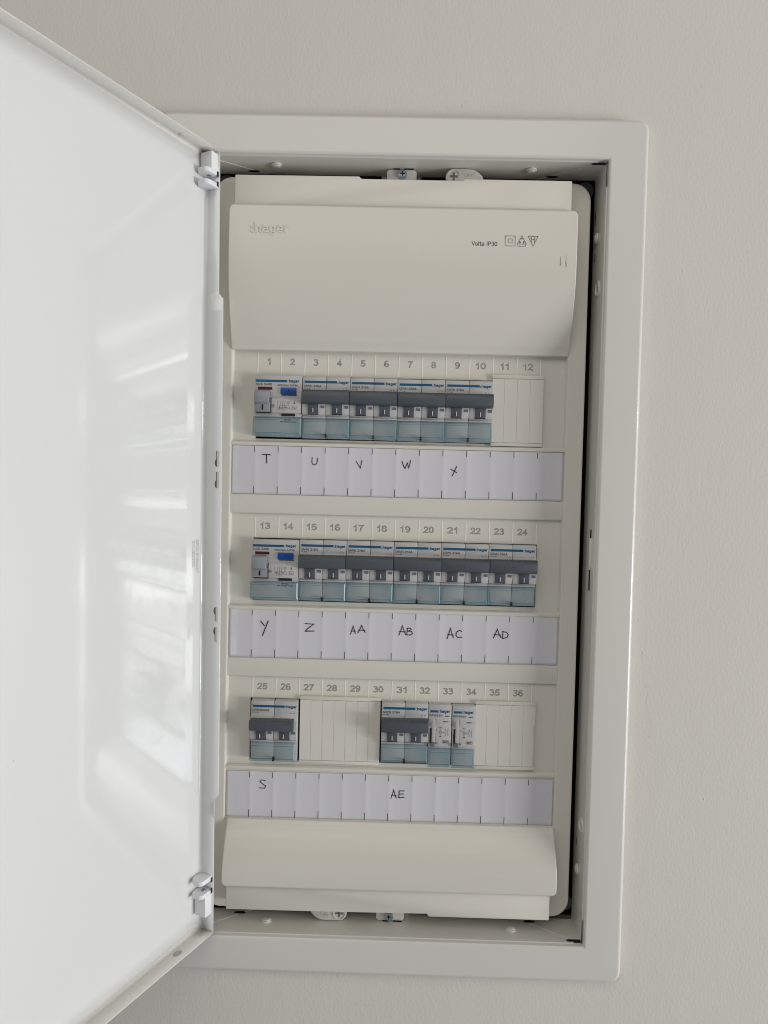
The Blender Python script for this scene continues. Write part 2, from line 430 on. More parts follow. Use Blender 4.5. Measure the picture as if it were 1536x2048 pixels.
# quarter turn cams
def cam_lock(cx, cz, flip, Y):
    s = -1 if flip else 1
    def q(x, z): return (cx + s*x*.93, cz + s*z*.9)
    pts = [q(6.2*math.cos(math.radians(a)), 6.2*math.sin(math.radians(a))) for a in range(100, 281, 15)]
    pts += [q(10, -7), q(25, -7), q(22.5, .5), q(19.5, 3.6), q(15.5, 5.8), q(12, 6.2), q(2, 6.3)]
    b = part('cam_lock', MB().extr_y(pts, Y, Y+3.5), M_coat, bevel=.5)
    n = 28
    ring = lambda r, y: [(cx + r*math.cos(2*math.pi*i/n), y, cz + r*math.sin(2*math.pi*i/n)) for i in range(n)]
    part('cam_ring', MB().loft([ring(4.9, Y+.02), ring(4.7, Y-.5), ring(4.3, Y-.5), ring(4.1, Y+.02)]), M_coat, smooth=True, parent=b)
    part('cam_cross', MB().box(cx-2.9, cx+2.9, Y-.1, Y-.03, cz-.75, cz+.75).box(cx-.75, cx+.75, Y-.12, Y-.04, cz-2.9, cz+2.9), mat('cam_recess', (0.16, .15, .12), .6), parent=b)
    t = MB(); text(t, '90°', 7.6, 16.0, -1.6, 2.8, Y, thick=.25, wd=.6)
    if flip: t.v = [(cx - v[0], v[1], cz - v[2]) for v in t.v]
    else: t.v = [(cx + v[0], v[1], cz + v[2]) for v in t.v]
    part('cam_number', t, M_coat, parent=b)
cam_lock(141.5, 127.6, False, 16.5)
cam_lock(70.4, -420.6, True, 20.5)

# dark wall box behind, corner posts
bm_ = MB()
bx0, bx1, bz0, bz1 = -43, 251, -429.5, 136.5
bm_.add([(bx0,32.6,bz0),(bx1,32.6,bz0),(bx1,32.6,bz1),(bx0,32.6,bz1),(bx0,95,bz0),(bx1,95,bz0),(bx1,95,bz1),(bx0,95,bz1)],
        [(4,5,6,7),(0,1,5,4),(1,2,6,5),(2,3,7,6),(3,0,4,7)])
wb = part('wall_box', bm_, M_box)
for x, z in ((247.5-5.5, 127.5), (-28, 128), (243, -416), (-31, -416)):
    part('corner_post', MB().cyl((x, z), 6.4, 36, 92).cyl((x, z), 3.0, 34, 36), M_cyl, bevel=.6, parent=wb)
part('box_flange', MB().box(205, 251, 33.3, 35, -429, -424.5), M_brown, bevel=.2, parent=wb)

# ------------------------------------------------------------------ cover plate
SY = 21.0                       # side strips
PX0, PX1, PZ0, PZ1 = -33.0, 242.6, -418.5, 126.5
HX0, HX1, HZ0, HZ1 = -18.2, 229.6, -352, 3.0
cm = MB()
rings = [rrect(PX0, PX1, PZ0, PZ1, 13, 34), rrect(PX0, PX1, PZ0, PZ1, 13, SY+1.2), rrect(PX0+.3, PX1-.3, PZ0+.3, PZ1-.3, 12.7, SY+.4),
         rrect(PX0+1.2, PX1-1.2, PZ0+1.2, PZ1-1.2, 12, SY), rrect(PX0+1.5, PX1-1.5, PZ0+1.5, PZ1-1.5, 11.7, SY),
         rrect(HX0-.9, HX1+.9, HZ0-.9, HZ1+.9, 2.7, SY), rrect(HX0-.6, HX1+.6, HZ0-.6, HZ1+.6, 2.5, SY), rrect(HX0, HX1, HZ0, HZ1, 2.2, SY+.35), rrect(HX0+1.1, HX1-1.1, HZ0, HZ1, 2, 25.4)]
cm.loft(rings)
cover = part('cover_plate', cm, M_cover, smooth=True)
# top lip and bottom lip (upright strips beyond the hoods) with their notches
def lip(pts):
    return part('cover_lip', MB().extr_y(pts, 8.0, 30), M_cover, bevel=.8)
lip([(-15.5, 95), (225.4, 95), (225.4, 122.4), (149, 122.4), (147.6, 121.2), (75, 121.2), (73.6, 122.9), (-15.5, 122.5)])
lip([(-12.6, -389), (-12.6, -412.6), (54, -412.4), (135.8, -411.6), (137, -413.6), (225.4, -413.6), (225.4, -389)])
# hoods: curved fronts
def hood(name, prof, x0, x1, top):
    """prof: (z, y) from the free rounded end to the far end"""
    def arc(x0, x1, z):
        d = abs(z - prof[0][0]); r = 4.5
        ins = r - math.sqrt(max(r*r - (r-d)**2, 0)) if d < r else 0
        return x0 + ins, x1 - ins
    g = MB(); rows = []
    for z, y in prof:
        a, b = arc(x0, x1, z)
        e = .8
        xs = [a, a + .12, a + .4, a + e, a + e + .25] + [a + e + (b-a-2*e)*i/12 for i in range(1, 12)] + [b-e-.25, b-e, b-.4, b-.12, b]
        off = [.8, .38, .1, 0, 0] + [0]*11 + [0, 0, .1, .38, .8]
        back = min(y + 1, 27)
        row = [(a, 27, z)] + [(x, y + o, z) for x, o in zip(xs, off)] + [(b, 27, z)]
        rows.append(row)
    g.loft(rows, close=False)
    r0 = rows[0]
    g.add(r0, [tuple(range(len(r0)))])
    return part(name, g, M_cover, smooth=True)
def dense(prof, k=5):
    out = []
    n = len(prof)
    for i in range(n-1):
        p0 = prof[max(i-1, 0)]; p1 = prof[i]; p2 = prof[i+1]; p3 = prof[min(i+2, n-1)]
        for j in range(k):
            t = j/k
            f = lambda a, b, c, d: .5*((2*b) + (-a+c)*t + (2*a-5*b+4*c-d)*t*t + (-a+3*b-3*c+d)*t**3)
            z = p1[0] + (p2[0]-p1[0])*t
            out.append((z, f(p0[1], p1[1], p2[1], p3[1])))
    out.append(prof[-1]); return out
th = hood('top_hood', [(100.8, 6.6), (100.7, 5.9), (100.3, 5.4), (99.6, 5.1)] + dense([(98.8, 5.0), (94, 4.8), (75, 4.4), (58, 4.8), (44, 6.4), (30, 9.6), (17, 13.8), (7, 17.6), (.8, 20.2)]) + [(.4, 20.8), (.3, 25)], -18.7, 229.6, True)
bh = hood('bottom_hood', [(-394.2, 6.6), (-394.1, 5.9), (-393.7, 5.4), (-393, 5.1)] + dense([(-392.3, 5.0), (-387, 4.9), (-379, 5.6), (-370, 8.6), (-361, 13.4), (-354, 17.6), (-350.6, 20.0)]) + [(-350.2, 20.6), (-350.1, 25)], -15.6, 229.6, False)

# embossed logo and printed marks on the top hood (y about 4.5 there)
t = MB(); text(t, 'hager', .5, 24.4, 80.0, 87.2, 4.75, thick=.75, wd=1.05)
t.box(-2.2, -1.2, 4.0, 4.75, 80.2, 81.8).box(-2.2, -1.2, 4.0, 4.75, 83.2, 84.8)
part('embossed_logo', t, M_cover, parent=th)
t = MB(); text(t, 'Volta IP30', 154.6, 172.8, 73.9, 77.3, 4.45, thick=.12, wd=.42)
sq = [[(178.4, 74.4), (185.4, 74.4), (185.4, 81.4), (178.4, 81.4), (178.4, 74.4)], [(180.5, 76.5), (183.3, 76.5), (183.3, 79.3), (180.5, 79.3), (180.5, 76.5)],
      [(187, 75.8), (190.2, 81.6), (193.4, 75.8), (187, 75.8)], [(187.5, 75.3), (187.5, 74.3), (192.9, 74.3), (192.9, 75.3)],
      [(194.6, 81.4), (201.6, 81.4), (198.1, 74.4), (194.6, 81.4)], [(196.9, 80.9), (196.9, 76.8)], [(199.2, 80.9), (199.2, 76.8)], [(196.9, 79.1), (199.2, 79.1)],
      [(189.7, 79.9), (190.2, 78.9), (190.7, 79.9)]]
t.strokes(sq, .22, 4.4, .12)
text(t, 'D', 188.3, 189.4, 76.2, 77.9, 4.42, thick=.12); text(t, 'E', 191, 192.1, 76.2, 77.9, 4.42, thick=.12)
part('printed_marks', t, M_printg, parent=th)
t = MB().strokes([[(217.9, 69.6), (217.9, 61.4)], [(221.6, 70.4), (221.9, 66), (221.6, 63)], [(222, 63.4), (222, 60.8)]], .22, 4.75, .3)
part('scuff_marks', t, M_printg, parent=th)

t = MB()
for x, z, r in ((30, 60, .22), (96, 42, .18), (150, 92, .2), (201, 55, .16), (64, 96, .15), (120, 70, .25), (12, 30, .2)):
    t.add([(x + r*math.cos(a)*random.uniform(.6, 1.3), 4.25 if z > 50 else 4.9, z + r*math.sin(a)*random.uniform(.6, 1.3)) for a in [i*math.pi/4 for i in range(8)]], [tuple(range(8))])
dust = part('dust_specks', t, mat('dust', (.42, .40, .35), .8), parent=th)
dust['kind'] = 'stuff'
# row panels ---------------------------------------------------------
ROWZ = [0.0, -122.6, -243.7]
ROWX = [0.3, 0.8, 1.1]
PITCH = 17.5
OPEN_TOP = [-17.7, -16.1, -16.0]
OPEN_BOT = [-64.6, -63.2, -63.0]
for r in range(3):
    z0 = ROWZ[r]
    top = z0 + (2.5 if r == 0 else 1.9)
    g = MB()
    xa, xb = HX0 + .3, HX1 - .3
    ox0, ox1 = -0.5, 211.6 if r != 0 else 211.0
    g.box(xa, xb, 25, 27, z0+OPEN_TOP[r], top)
    g.box(xa, ox0, 25.001, 27, z0-67, z0+OPEN_TOP[r]); g.box(ox1, xb, 25.001, 27, z0-67, z0+OPEN_TOP[r])
    g.box(ox0, ox1, 25, 27, z0-67, z0+OPEN_BOT[r])
    nz = part('number_panel', g, M_cover)
    prof = [(-66.2, 26.5), (-66.2, 24.9), (-67.0, 22.6), (-67.5, 22.0), (-69.2, 21.9), (-69.7, 22.2), (-69.9, 23.3), (-106.1, 23.3), (-106.3, 22.6), (-106.8, 22.2)]
    if r < 2: prof += [(-119.2, 22.3), (-120.0, 22.7), (-120.9, 24.9), (-120.9, 26.5)]
    else: prof += [(-108.5, 22.2), (-108.5, 26.5)]
    part('label_holder', MB().extr_x([(z0+a, b) for a, b in prof], xa, xb), M_cover, smooth=True)
    for i in range(13):
        x = ROWX[r] + PITCH*i
        zb = z0 + OPEN_TOP[r] + .7
        part('slot_divider', MB().extr_x([(z0-.4, 25.1), (z0-.8, 24.86), (zb, 24.86), (zb, 25.1)], x-.3, x+.3), M_rib, parent=nz)
    for i in range(12):
        n = 12*r + i + 1
        t = MB()
        wd = 3.5 if n < 10 else 7.5
        if n == 1: wd = 2.2
        if n == 11: wd = 6.2
        cx = ROWX[r] + PITCH*i + (8.3 if r == 0 else 7.9) - (0.6 if r else 0)
        text(t, str(n), cx - wd/2, cx + wd/2, z0-9.8, z0-4.4, 25.0, thick=.05, wd=.92)
        sn = part('slot_number', t, M_num, parent=nz)
        t = MB(); text(t, str(n), cx - wd/2 + .35, cx + wd/2 - .35, z0-9.8+.35, z0-4.4-.35, 24.9, thick=.05, wd=.22)
        part('number_core', t, M_cover, parent=sn)

# ------------------------------------------------------------------ door
D = Vector((0.4345, 0.9002, 0.0165)).normalized()       # along the door, toward the hinge
ET = Vector((-22.9, -5, 132.6)); EB = Vector((-18.3, -4, -422.6))
UP = (ET - EB).normalized(); DH = (ET - EB).length
N = D.cross(UP).normalized()
if N.x < 0: N = -N
FL = 12.5
K0 = ET - FL * N
def dp(s, h, t):
    """door space: s from hinge toward the free edge, h down from the top edge, t off the inner face"""
    p = K0 - s*D - h*UP + t*N
    return (p.x, p.y, p.z)
door_e = MB()
Rr = 3.4
ss = [(Rr - Rr*math.cos(math.radians(a)), Rr - Rr*math.sin(math.radians(a))) for a in range(0, 91, 9)]   # from flange (0,R) to skin (R,0)
def bulge(s, h):
    e = min(h/40, (DH-h)/40, 1)
    return 0.0
hs = [0, 1.5] + [DH*i/40 for i in range(1, 40)] + [DH-1.5, DH]
zst = {}
cols = []
g = MB()
# hinge flange edge depth by height
def fl_t(h):
    z = ET.z - h
    if z > 34.5 or z < -326: return 12.0
    if z > 30: return 12.0 + (34.5-z)/4.5*3.9
    if z < -321.5: return 12.0 + (z+326)/4.5*3.9
    return 15.9
hh = sorted(set(hs + [ET.z-34.5, ET.z-30, ET.z+321.5, ET.z+326]))
hh = [h for h in hh if 4 <= h <= DH-4] 
hh = [1.0] + hh + [DH-1.0]
rows = []
for h in hh:
    row = [(0, fl_t(h))] + ss + [(s, 0) for s in (3.7, 4.4)] + [(8.3, 0.0)] + [(8.3 + (284-8.3)*i/40, 0.45*(1 - math.cos(2*math.pi*(i/40)))) for i in range(1, 41)]
    row = [(a, b) for a, b in row]
    rows.append([(a, h, b) for a, b in row])
g.loft(rows, close=False)
def solidify(o, th):
    md = o.modifiers.new('sheet', 'SOLIDIFY'); md.thickness = th*S; md.offset = 0
skin = part('door', g, M_door, smooth=True, xf=dp)
solidify(skin, 0.9)
# top and bottom flanges
def flange(h0, sg):
    g = MB(); n = 6
    prof = [(h0 + sg*(3 - 3*math.cos(math.radians(a))), 3 - 3*math.sin(math.radians(a))) for a in range(90, -1, -15)]
    # prof from skin side (h0+3, 0) to flange (h0, 3)
    prof = [(h0 + sg*3*(1-math.sin(math.radians(a))), 3*(1-math.cos(math.radians(a)))) for a in range(0, 91, 15)] + [(h0, FL)]
    rows = []
    for k, (h, t) in enumerate(prof):
        s0 = .3 if t > 3 else 5 * (1 - t/3) * .6
        rows.append([(s0 + (284-s0)*i/20, h, t) for i in range(21)])
    g.loft(rows, close=False)
    o = part('door_flange', g, M_coat, smooth=True, parent=skin, xf=dp)
    solidify(o, 0.9)
flange(0, 1); flange(DH, -1)
# keyholes in the hinge flange
for zt, up in ((-76, 1), (-91, 1), (-186.5, 0), (-201, 0)):
    h0 = ET.z - zt
    g = MB()
    c = h0 + (8.5 if up else 3.2)
    g.add([(.52, h0, 12.4), (.52, h0+11, 12.4), (.52, h0+11, 14.4), (.52, h0, 14.4), (.8, h0, 12.4), (.8, h0+11, 12.4), (.8, h0+11, 14.4), (.8, h0, 14.4)],
          [(0,1,2,3),(7,6,5,4),(0,4,5,1),(1,5,6,2),(2,6,7,3),(3,7,4,0)])
    part('keyhole_tab', g, M_coat, parent=skin, xf=dp)
    pts = [(.6, c + 2.9*math.cos(math.pi*i/12), 12.35 - 2.0*math.sin(math.pi*i/12)) for i in range(13)]
    g = MB().add(pts, [tuple(range(13))])
    g.box(.58, .62, (h0 if up else c+2), (c-2 if up else h0+10.5), 11.6, 12.35)
    part('keyhole', g, mat('keyhole_shadow', (0.10, .095, .085), .6), parent=skin, xf=dp)
# hinge clips
def clip(h_plates, h_block, hscrew):
    g = MB()
    def plate(h0, h1, s1, t1):
        pts = [(.8, 1.0), (s1-5, .6)]
        pts += [(s1-5+5*math.sin(math.radians(a)), 5.6-5*math.cos(math.radians(a))) for a in range(0, 91, 15)]
        pts += [(s1, t1-2), (s1-2, t1), (.8, t1)]
        n = len(pts)
        g.add([(a, h0, b) for a, b in pts] + [(a, h1, b) for a, b in pts], [tuple(range(n))[::-1], tuple(range(n, 2*n))] + [(i, (i+1) % n, n+(i+1) % n, n+i) for i in range(n)])
    for h0, h1 in h_plates: plate(h0, h1, 12.5, 11.5)
    a, b = h_block
    g.box(.8, 7.6, a, b, 1.0, 11.2)
    c = part('hinge_clip', g, M_hinge, bevel=.7, parent=skin, xf=dp)
    g = MB().cyl((4.8, 7.0), 1.7, hscrew[0], hscrew[1], n=16, axis='y') 
    g.v = [(x, y, z) for x, y, z in g.v]
    part('hinge_screw', g, M_steel, bevel=.3, parent=skin, xf=dp)
    g = MB()
    for hq in hscrew[2]:
        g.box(.7, 2.4, hq, hq+3.4, 11.3, 11.75)
    part('hinge_hole', g, M_gap, parent=skin, xf=dp)
clip([(14.4, 17.6), (22.6, 26.0)], (2.2, 14.4), (12, 17.9, (14.8, 21.6)))
clip([(DH-42.0, DH-38.5), (DH-32.0, DH-28.8)], (DH-28.8, DH-14.0), (DH-32.5, DH-27, (DH-41, DH-33)))
# stamped marks on the flanges and printed production code on the skin
part('flange_dimple', MB().cyl((30, 5.5), 2.4, .55, .9, n=20, axis='y', ax2=.8), M_coat, bevel=.15, parent=skin, xf=dp)
part('bare_spot', MB().cyl((30, 6.2), 3.4, DH-.62, DH-.56, n=20, axis='y', ax2=.75), mat('scratched_metal', (.42, .41, .39), .45), parent=skin, xf=dp)
M_code = mat('faint_grey_code', (0.50, 0.485, 0.48), .4)
for body, s0, h0, h1 in (('2VU32300', 9.0, 272, 290.6), ('251218192427', 5.1, 271.4, 295)):
    t = MB(); text(t, body, h0, h1, 0, 3.1, 0, thick=.04)
    # glyph up direction points away from the hinge side toward +s reversed so that it reads downward
    t.v = [(s0 + 3.1 - z, x, .56 - y) for x, y, z in t.v]
    part('printed_code', t, M_code, parent=skin, xf=dp)

M_speck = mat('speck', (.30, .29, .28), .7)
g = MB()
for s_, h_, r_ in ((18, 209, .35), (60, 120, .25), (95, 300, .22), (40, 402, .3), (130, 210, .25), (75, 470, .3), (28, 95, .25), (150, 380, .3), (52, 250, .2)):
    g.add([(s_ + r_*math.cos(a), h_ + r_*math.sin(a)*random.uniform(.6, 1.4), .56 + 0.45*(1 - math.cos(2*math.pi*max(s_-8.3, 0)/275.7))) for a in [i*math.pi/4 for i in range(8)]], [tuple(range(8))])
part('dirt_specks', g, M_speck, parent=skin, xf=dp)['kind'] = 'stuff'
# ------------------------------------------------------------------ label cards
def label_card(r, xl, xr, zt, zb, label):
    root = empty('label_card', (xl, 23, zb), label, 'label card', 'paper label cards under the breaker rows')
    o = (xl, 23, zb)
    g = MB(); xs = [xl]
    yy = [22.75]
    for i in range(-1, 14):
        b = ROWX[r] - .6 + PITCH*i
        for dx, y in ((-2.4, 22.82), (-.5, 22.68), (.2, 22.62), (1.3, 22.70), (3.2, 22.86), (6, 22.90), (12, 22.88)):
            x = b + dx
            if xl + .3 < x < xr - .3: xs.append(x); yy.append(y)
    xs.append(xr); yy.append(22.9)
    rows = []
    for z in (zt, zt-.01, zt-2, (zt+zb)/2, zb+2, zb):
        rows.append([(x, y + (.0), z) for x, y in zip(xs, yy)])
    rows = [[(x-o[0], y-o[1], z-o[2]) for x, y, z in row] for row in rows]
    g.loft(rows, close=False)
    back = [[(x, .28, z) for x, y, z in row] for row in (rows[0], rows[-1])]
    sheet = build('paper_strip', g, M_paper, root, smooth=True)
    md = sheet.modifiers.new('t', 'SOLIDIFY'); md.thickness = .2*S; md.offset = -1 if False else 0
    tick = None
    for i in range(13):
        g = MB()
        x = ROWX[r] - .75 + PITCH*i - o[0]
        g.box(x-.24, x+.24, 22.50-o[1], 22.58-o[1], zt-4.6-o[2], zt-.4-o[2])
        build('tick_mark', g, M_tick, root)
        g = MB()
        x += -.15
        g.box(x-.24, x+.24, 22.50-o[1], 22.58-o[1], .3, 5.8)
        build('tick_mark', g, M_tick, root)
    return root, o
C1 = label_card(0, -16.9, 228.6, -70.1, -105.9, 'top paper label strip, hand lettered T, U, V, W and X')
C2 = label_card(1, -16.6, 228.4, -192.4, -228.3, 'middle paper label strip, hand lettered Y, Z and AA to AD')
C3 = label_card(2, -16.8, 228.6, -315.0, -350.0, 'bottom paper label strip, hand lettered only S and AE')
# handwriting: strokes in photo measured millimetres on the card plane
A_ = [[(0, 0), (1.6, 5.2), (2.0, 6.9), (2.9, 3.6), (4.0, .6)], [(.3, 2.6), (3.9, 2.5)]]
def off(L, x, z, k=1.0, kx=None): return [[(x + (kx or k)*a, z + k*b) for a, b in l] for l in L]
HW = [
 (C1, 'T', [[(5.2, -76.5), (11.3, -76.6)], [(8.5, -77), (8.7, -82.9)]], .38),
 (C1, 'U', [[(42.6, -78), (42.3, -81.2), (43.2, -83.2), (44.6, -83.4), (46.0, -82), (46.6, -80), (46.5, -78.2)]], .30),
 (C1, 'V', [[(75.4, -80.2), (78.5, -84.9), (79.6, -79.2)]], .32),
 (C1, 'W', [[(109.5, -79.3), (110.5, -82.5), (111.7, -84.4), (113.1, -81), (113.5, -80.2), (114.3, -84), (115.2, -81.8), (115.6, -78.4)]], .34),
 (C1, 'X', [[(145.5, -84), (150.2, -86.6)], [(150.0, -82.0), (146.9, -89.1)]], .34),
 (C2, 'Y', [[(6.6, -201.2), (9.3, -204.5)], [(12.2, -200.8), (11.0, -204), (8.1, -212.0)]], .40),
 (C2, 'Z', [[(39.8, -202.2), (46.4, -202.4), (41.2, -206.5), (40.2, -207.9), (46.7, -207.6)]], .38),
 (C2, 'AA', off(A_, 74.1, -209.2, .92) + off(A_, 79.6, -208.2, .86, 1.35), .32),
 (C2, 'AB', off(A_, 110.3, -209, 1.05, 1.25) + [[(116.6, -203.6), (116.2, -208.2)], [(116.2, -203.7), (118.8, -203.4), (119.4, -204.6), (117.0, -205.9), (119.8, -206), (120.4, -207.4), (118.8, -208.7), (115.8, -208.6)]], .32),
 (C2, 'AC', off(A_, 146.3, -210.7, 1.18, 1.2) + [[(157.2, -205.0), (155.6, -204.1), (153.4, -205.4), (152.8, -207.7), (154.2, -209.6), (157.6, -209.2)]], .34),
 (C2, 'AD', off(A_, 180.8, -209.3, 1.0, 1.4) + [[(187.9, -204), (187.5, -209.3)], [(187.4, -204.2), (190.4, -204.6), (191.9, -206.4), (191, -208.6), (187.6, -209.4)]], .34),
 (C3, 'S', [[(12.4, -322.0), (9.6, -321.4), (8.4, -322.8), (10.6, -324.6), (12.8, -326), (12.0, -327.7), (8.0, -327.6)]], .30),
 (C3, 'AE', off(A_, 107.3, -332.8, 1.0, 1.02) + [[(117.2, -326.6), (113.6, -326.8), (113.2, -332)], [(113.4, -329.2), (116.8, -329.0)], [(113.2, -332), (117.3, -331.4)]], .32),
]
for (root, o), nm, L, wd in HW:
    g = MB().strokes([[(a-o[0], b-o[2]) for a, b in l] for l in L], wd*1.75, 22.66-o[1], .10)
    h = build('handwritten_letters', g, M_ink, root)
    h['label'] = 'black handwritten ' + nm

# ------------------------------------------------------------------ modular devices
# local coordinates: x from 0, z from 0 (top) down, y = 0 at the front face; world face plane FY
FY = 19.6
H = 45.4
SLOT_PRINT = {}
def logo(g, x0, x1, z0, z1, y):
    z0 = z0 + (z1-z0)*.24
    text(g, 'hager', x0+.9, x1, z0, z1, y, wd=.46)
    hgt = z1 - z0
    g.box(x0, x0+.45, y-.06, y, z0+hgt*.05, z0+hgt*.25).box(x0, x0+.45, y-.06, y, z0+hgt*.45, z0+hgt*.65)

MCB_PROF = [(-.9, 8), (0, 8), (0, 1.2), (-.35, .3), (-1.1, 0), (-9.0, 0), (-10.4, -.5), (-12, -2.2), (-14, -3.2), (-21, -3.6), (-25, -3.3), (-28.3, -2.3), (-28.4, .2), (-29.2, .2), (-29.5, -.4), (-30.7, -.5), (-31.1, 1.2), (-45, 1.2), (-45.3, 2), (-45.3, 8), (-45.3, 26), (-.0, 26)]
MCB_PROF = MCB_PROF[1:]
def poly_y(z):
    P = MCB_PROF
    for (za, ya), (zb, yb) in zip(P[:-1], P[1:]):
        if za >= z >= zb and za != zb and ya < 7: return ya + (yb-ya)*(z-za)/(zb-za)
    return 0

def terminal_cover(root, x0, x1, pins, z0=-31.1, z1=-45.3):
    w_ = x1 - x0
    g = MB()
    yf = -2.4
    g.add([(x0+1.2, yf, z1+2.6), (x1-1.2, yf, z1+2.6), (x1-1.2, yf, z0-1.2), (x0+1.2, yf, z0-1.2)], [(0, 1, 2, 3)])
    c = build('terminal_cover', g, M_clear, root)
    g = MB()
    a = [(x0+1.2, yf, z0-1.2), (x1-1.2, yf, z0-1.2), (x1-1.2, yf, z1+2.6), (x0+1.2, yf, z1+2.6)]
    b = [(x0+.1, yf+.9, z0-.1), (x1-.1, yf+.9, z0-.1), (x1-.1, yf+.9, z1+.4), (x0+.1, yf+.9, z1+.4)]
    d = [(x0+.1, 1.1, z0-.1), (x1-.1, 1.1, z0-.1), (x1-.1, 1.1, z1+.0), (x0+.1, 1.1, z1+.0)]
    g.loft([a, b, d])
    build('cover_rim', g, M_clear_edge, c)
    # inner ridge lines of the moulding
    g = MB().box(x0+1.3, x1-1.3, yf-.02, yf+.5, z1+2.35, z1+2.75).box(x0+1.0, x0+1.35, yf-.03, yf+.5, z1+2.6, z0-1.2).box(x1-1.35, x1-1.0, yf-.03, yf+.5, z1+2.6, z0-1.2)
    g.box(x0+1.6, x1-1.6, yf+.1, yf+.4, z0-2.35, z0-2.1)
    build('cover_ridge', g, M_clear_edge, c)
    for p in pins:
        g = MB().cyl((p, z1+2.5), .85, yf-.15, 1.1, n=12, ax2=.55).cyl((p, z1+.9), .75, yf+.3, 1.1, n=12, ax2=.7)
        build('cover_pin', g, M_gap, c)
    return c

def make_mcb(wide_toggle=False, name1='MWN 216A', name2='C16'):
    root = empty('two_pole_breaker', (0, 0, 0), 'x', 'circuit breaker', 'two-pole circuit breakers on the rails')
    for k in range(2):
        a = 17.5*k + .12
        build('pole_housing', MB().extr_x(MCB_PROF, a + .02, a + 17.24), M_house, root, bevel=.22)
    build('pole_seam', MB().extr_x([(z, y+.35) for z, y in MCB_PROF], 17.0, 18.0), M_gap, root)
    y = -.02
    build('blue_bar', MB().box(1.3, 17.3, y-.07, y, -4.9, -3.2).box(17.7, 25.2, y-.07, y, -4.9, -3.2), M_blue, root)
    g = MB(); logo(g, 25.6, 34.2, -6.0, -2.9, y)
    build('brand_print', g, M_blue, root)
    g = MB(); text(g, name1, 1.2, 13.8, -7.9, -6.1, y, weight=.004); text(g, name2, 1.2, 5.8, -10.0, -8.4, y, weight=.004)
    d = 0
    g.box(1.3, 4.6, y-.06+d, y, -11.2, -10.6) if wide_toggle else None
    for q in (29.4, 31.8):
        g.strokes([[(q, -8.6), (q+.5, -9.1), (q, -9.6)], [(q+1.2, -8.6), (q+.8, -9.3), (q+1.4, -9.9)], [(q+.2, -10.2), (q+.9, -11)] if wide_toggle else [(q+.1, -9.8), (q+.4, -9.9)]], .22, y)
    build('rating_print', g, M_printg, root)
    # toggle bar joining both poles
    if wide_toggle:
        prof = [(-12.2, -2.0), (-12.0, -9.2), (-12.7, -10.0), (-14.4, -10.2), (-16.6, -10.6), (-18.6, -10.0), (-20.2, -8.2), (-20.4, -3.4)]
        ta, tb = .5, 32.9
    else:
        prof = [(-10.6, -1.0), (-10.5, -6.6), (-11.0, -7.4), (-13.0, -8.0), (-17.5, -8.4), (-19.6, -7.6), (-20.5, -6.0), (-20.8, -3.4)]
        ta, tb = .15, 34.8
    tg = build('toggle', MB().extr_x(prof, ta, tb), M_tog, root, bevel=.35)
    g = MB(); n = 20
    zt, yb = (prof[1][0], prof[3][1]) 
    for i in range(n):
        x = ta + 1 + (tb-ta-2)*i/(n-1)
        g.box(x-.25, x+.25, yb+.0, yb+1.6, zt-2.2, zt-.1)
    build('grip_ribs', g, M_tog, tg)
    for k in range(2):
        a = 17.5*k
        sx0, sx1 = a + 4.5, a + 12.1
        zb = -27.9
        g = MB().extr_x([(-20.4, -3.3), (-20.4, -4.3), (-24, -4.1), (zb, -3.2), (zb, -2.2)], sx0, sx1)
        sl = build('toggle_leg', g, M_tog, root, bevel=.12)
        build('leg_gap', MB().box(sx0, sx1+.15, -3.0, -2.2, zb-.45, zb-.05), M_gap, sl)
        x = a + 8.3 - (.6 if wide_toggle else 0)
        build('position_mark', MB().box(x-.28, x+.28, -4.35, -3.6, -26.8, -23.6), M_mark, sl)
        xx = a + (13.6 if wide_toggle else 14.0)
        build('flag_window', MB().box(xx, xx+2.7, -3.75, -3.0, -23.6, -21.8), mat('flag_grey', (.14, .14, .15), .4) if k == 0 and not wide_toggle else bpy.data.materials.get('flag_grey') or M_printg, root)
    terminal_cover(root, 0 if not wide_toggle else -.5, 35 if not wide_toggle else 33.6, [17.5])
    return root

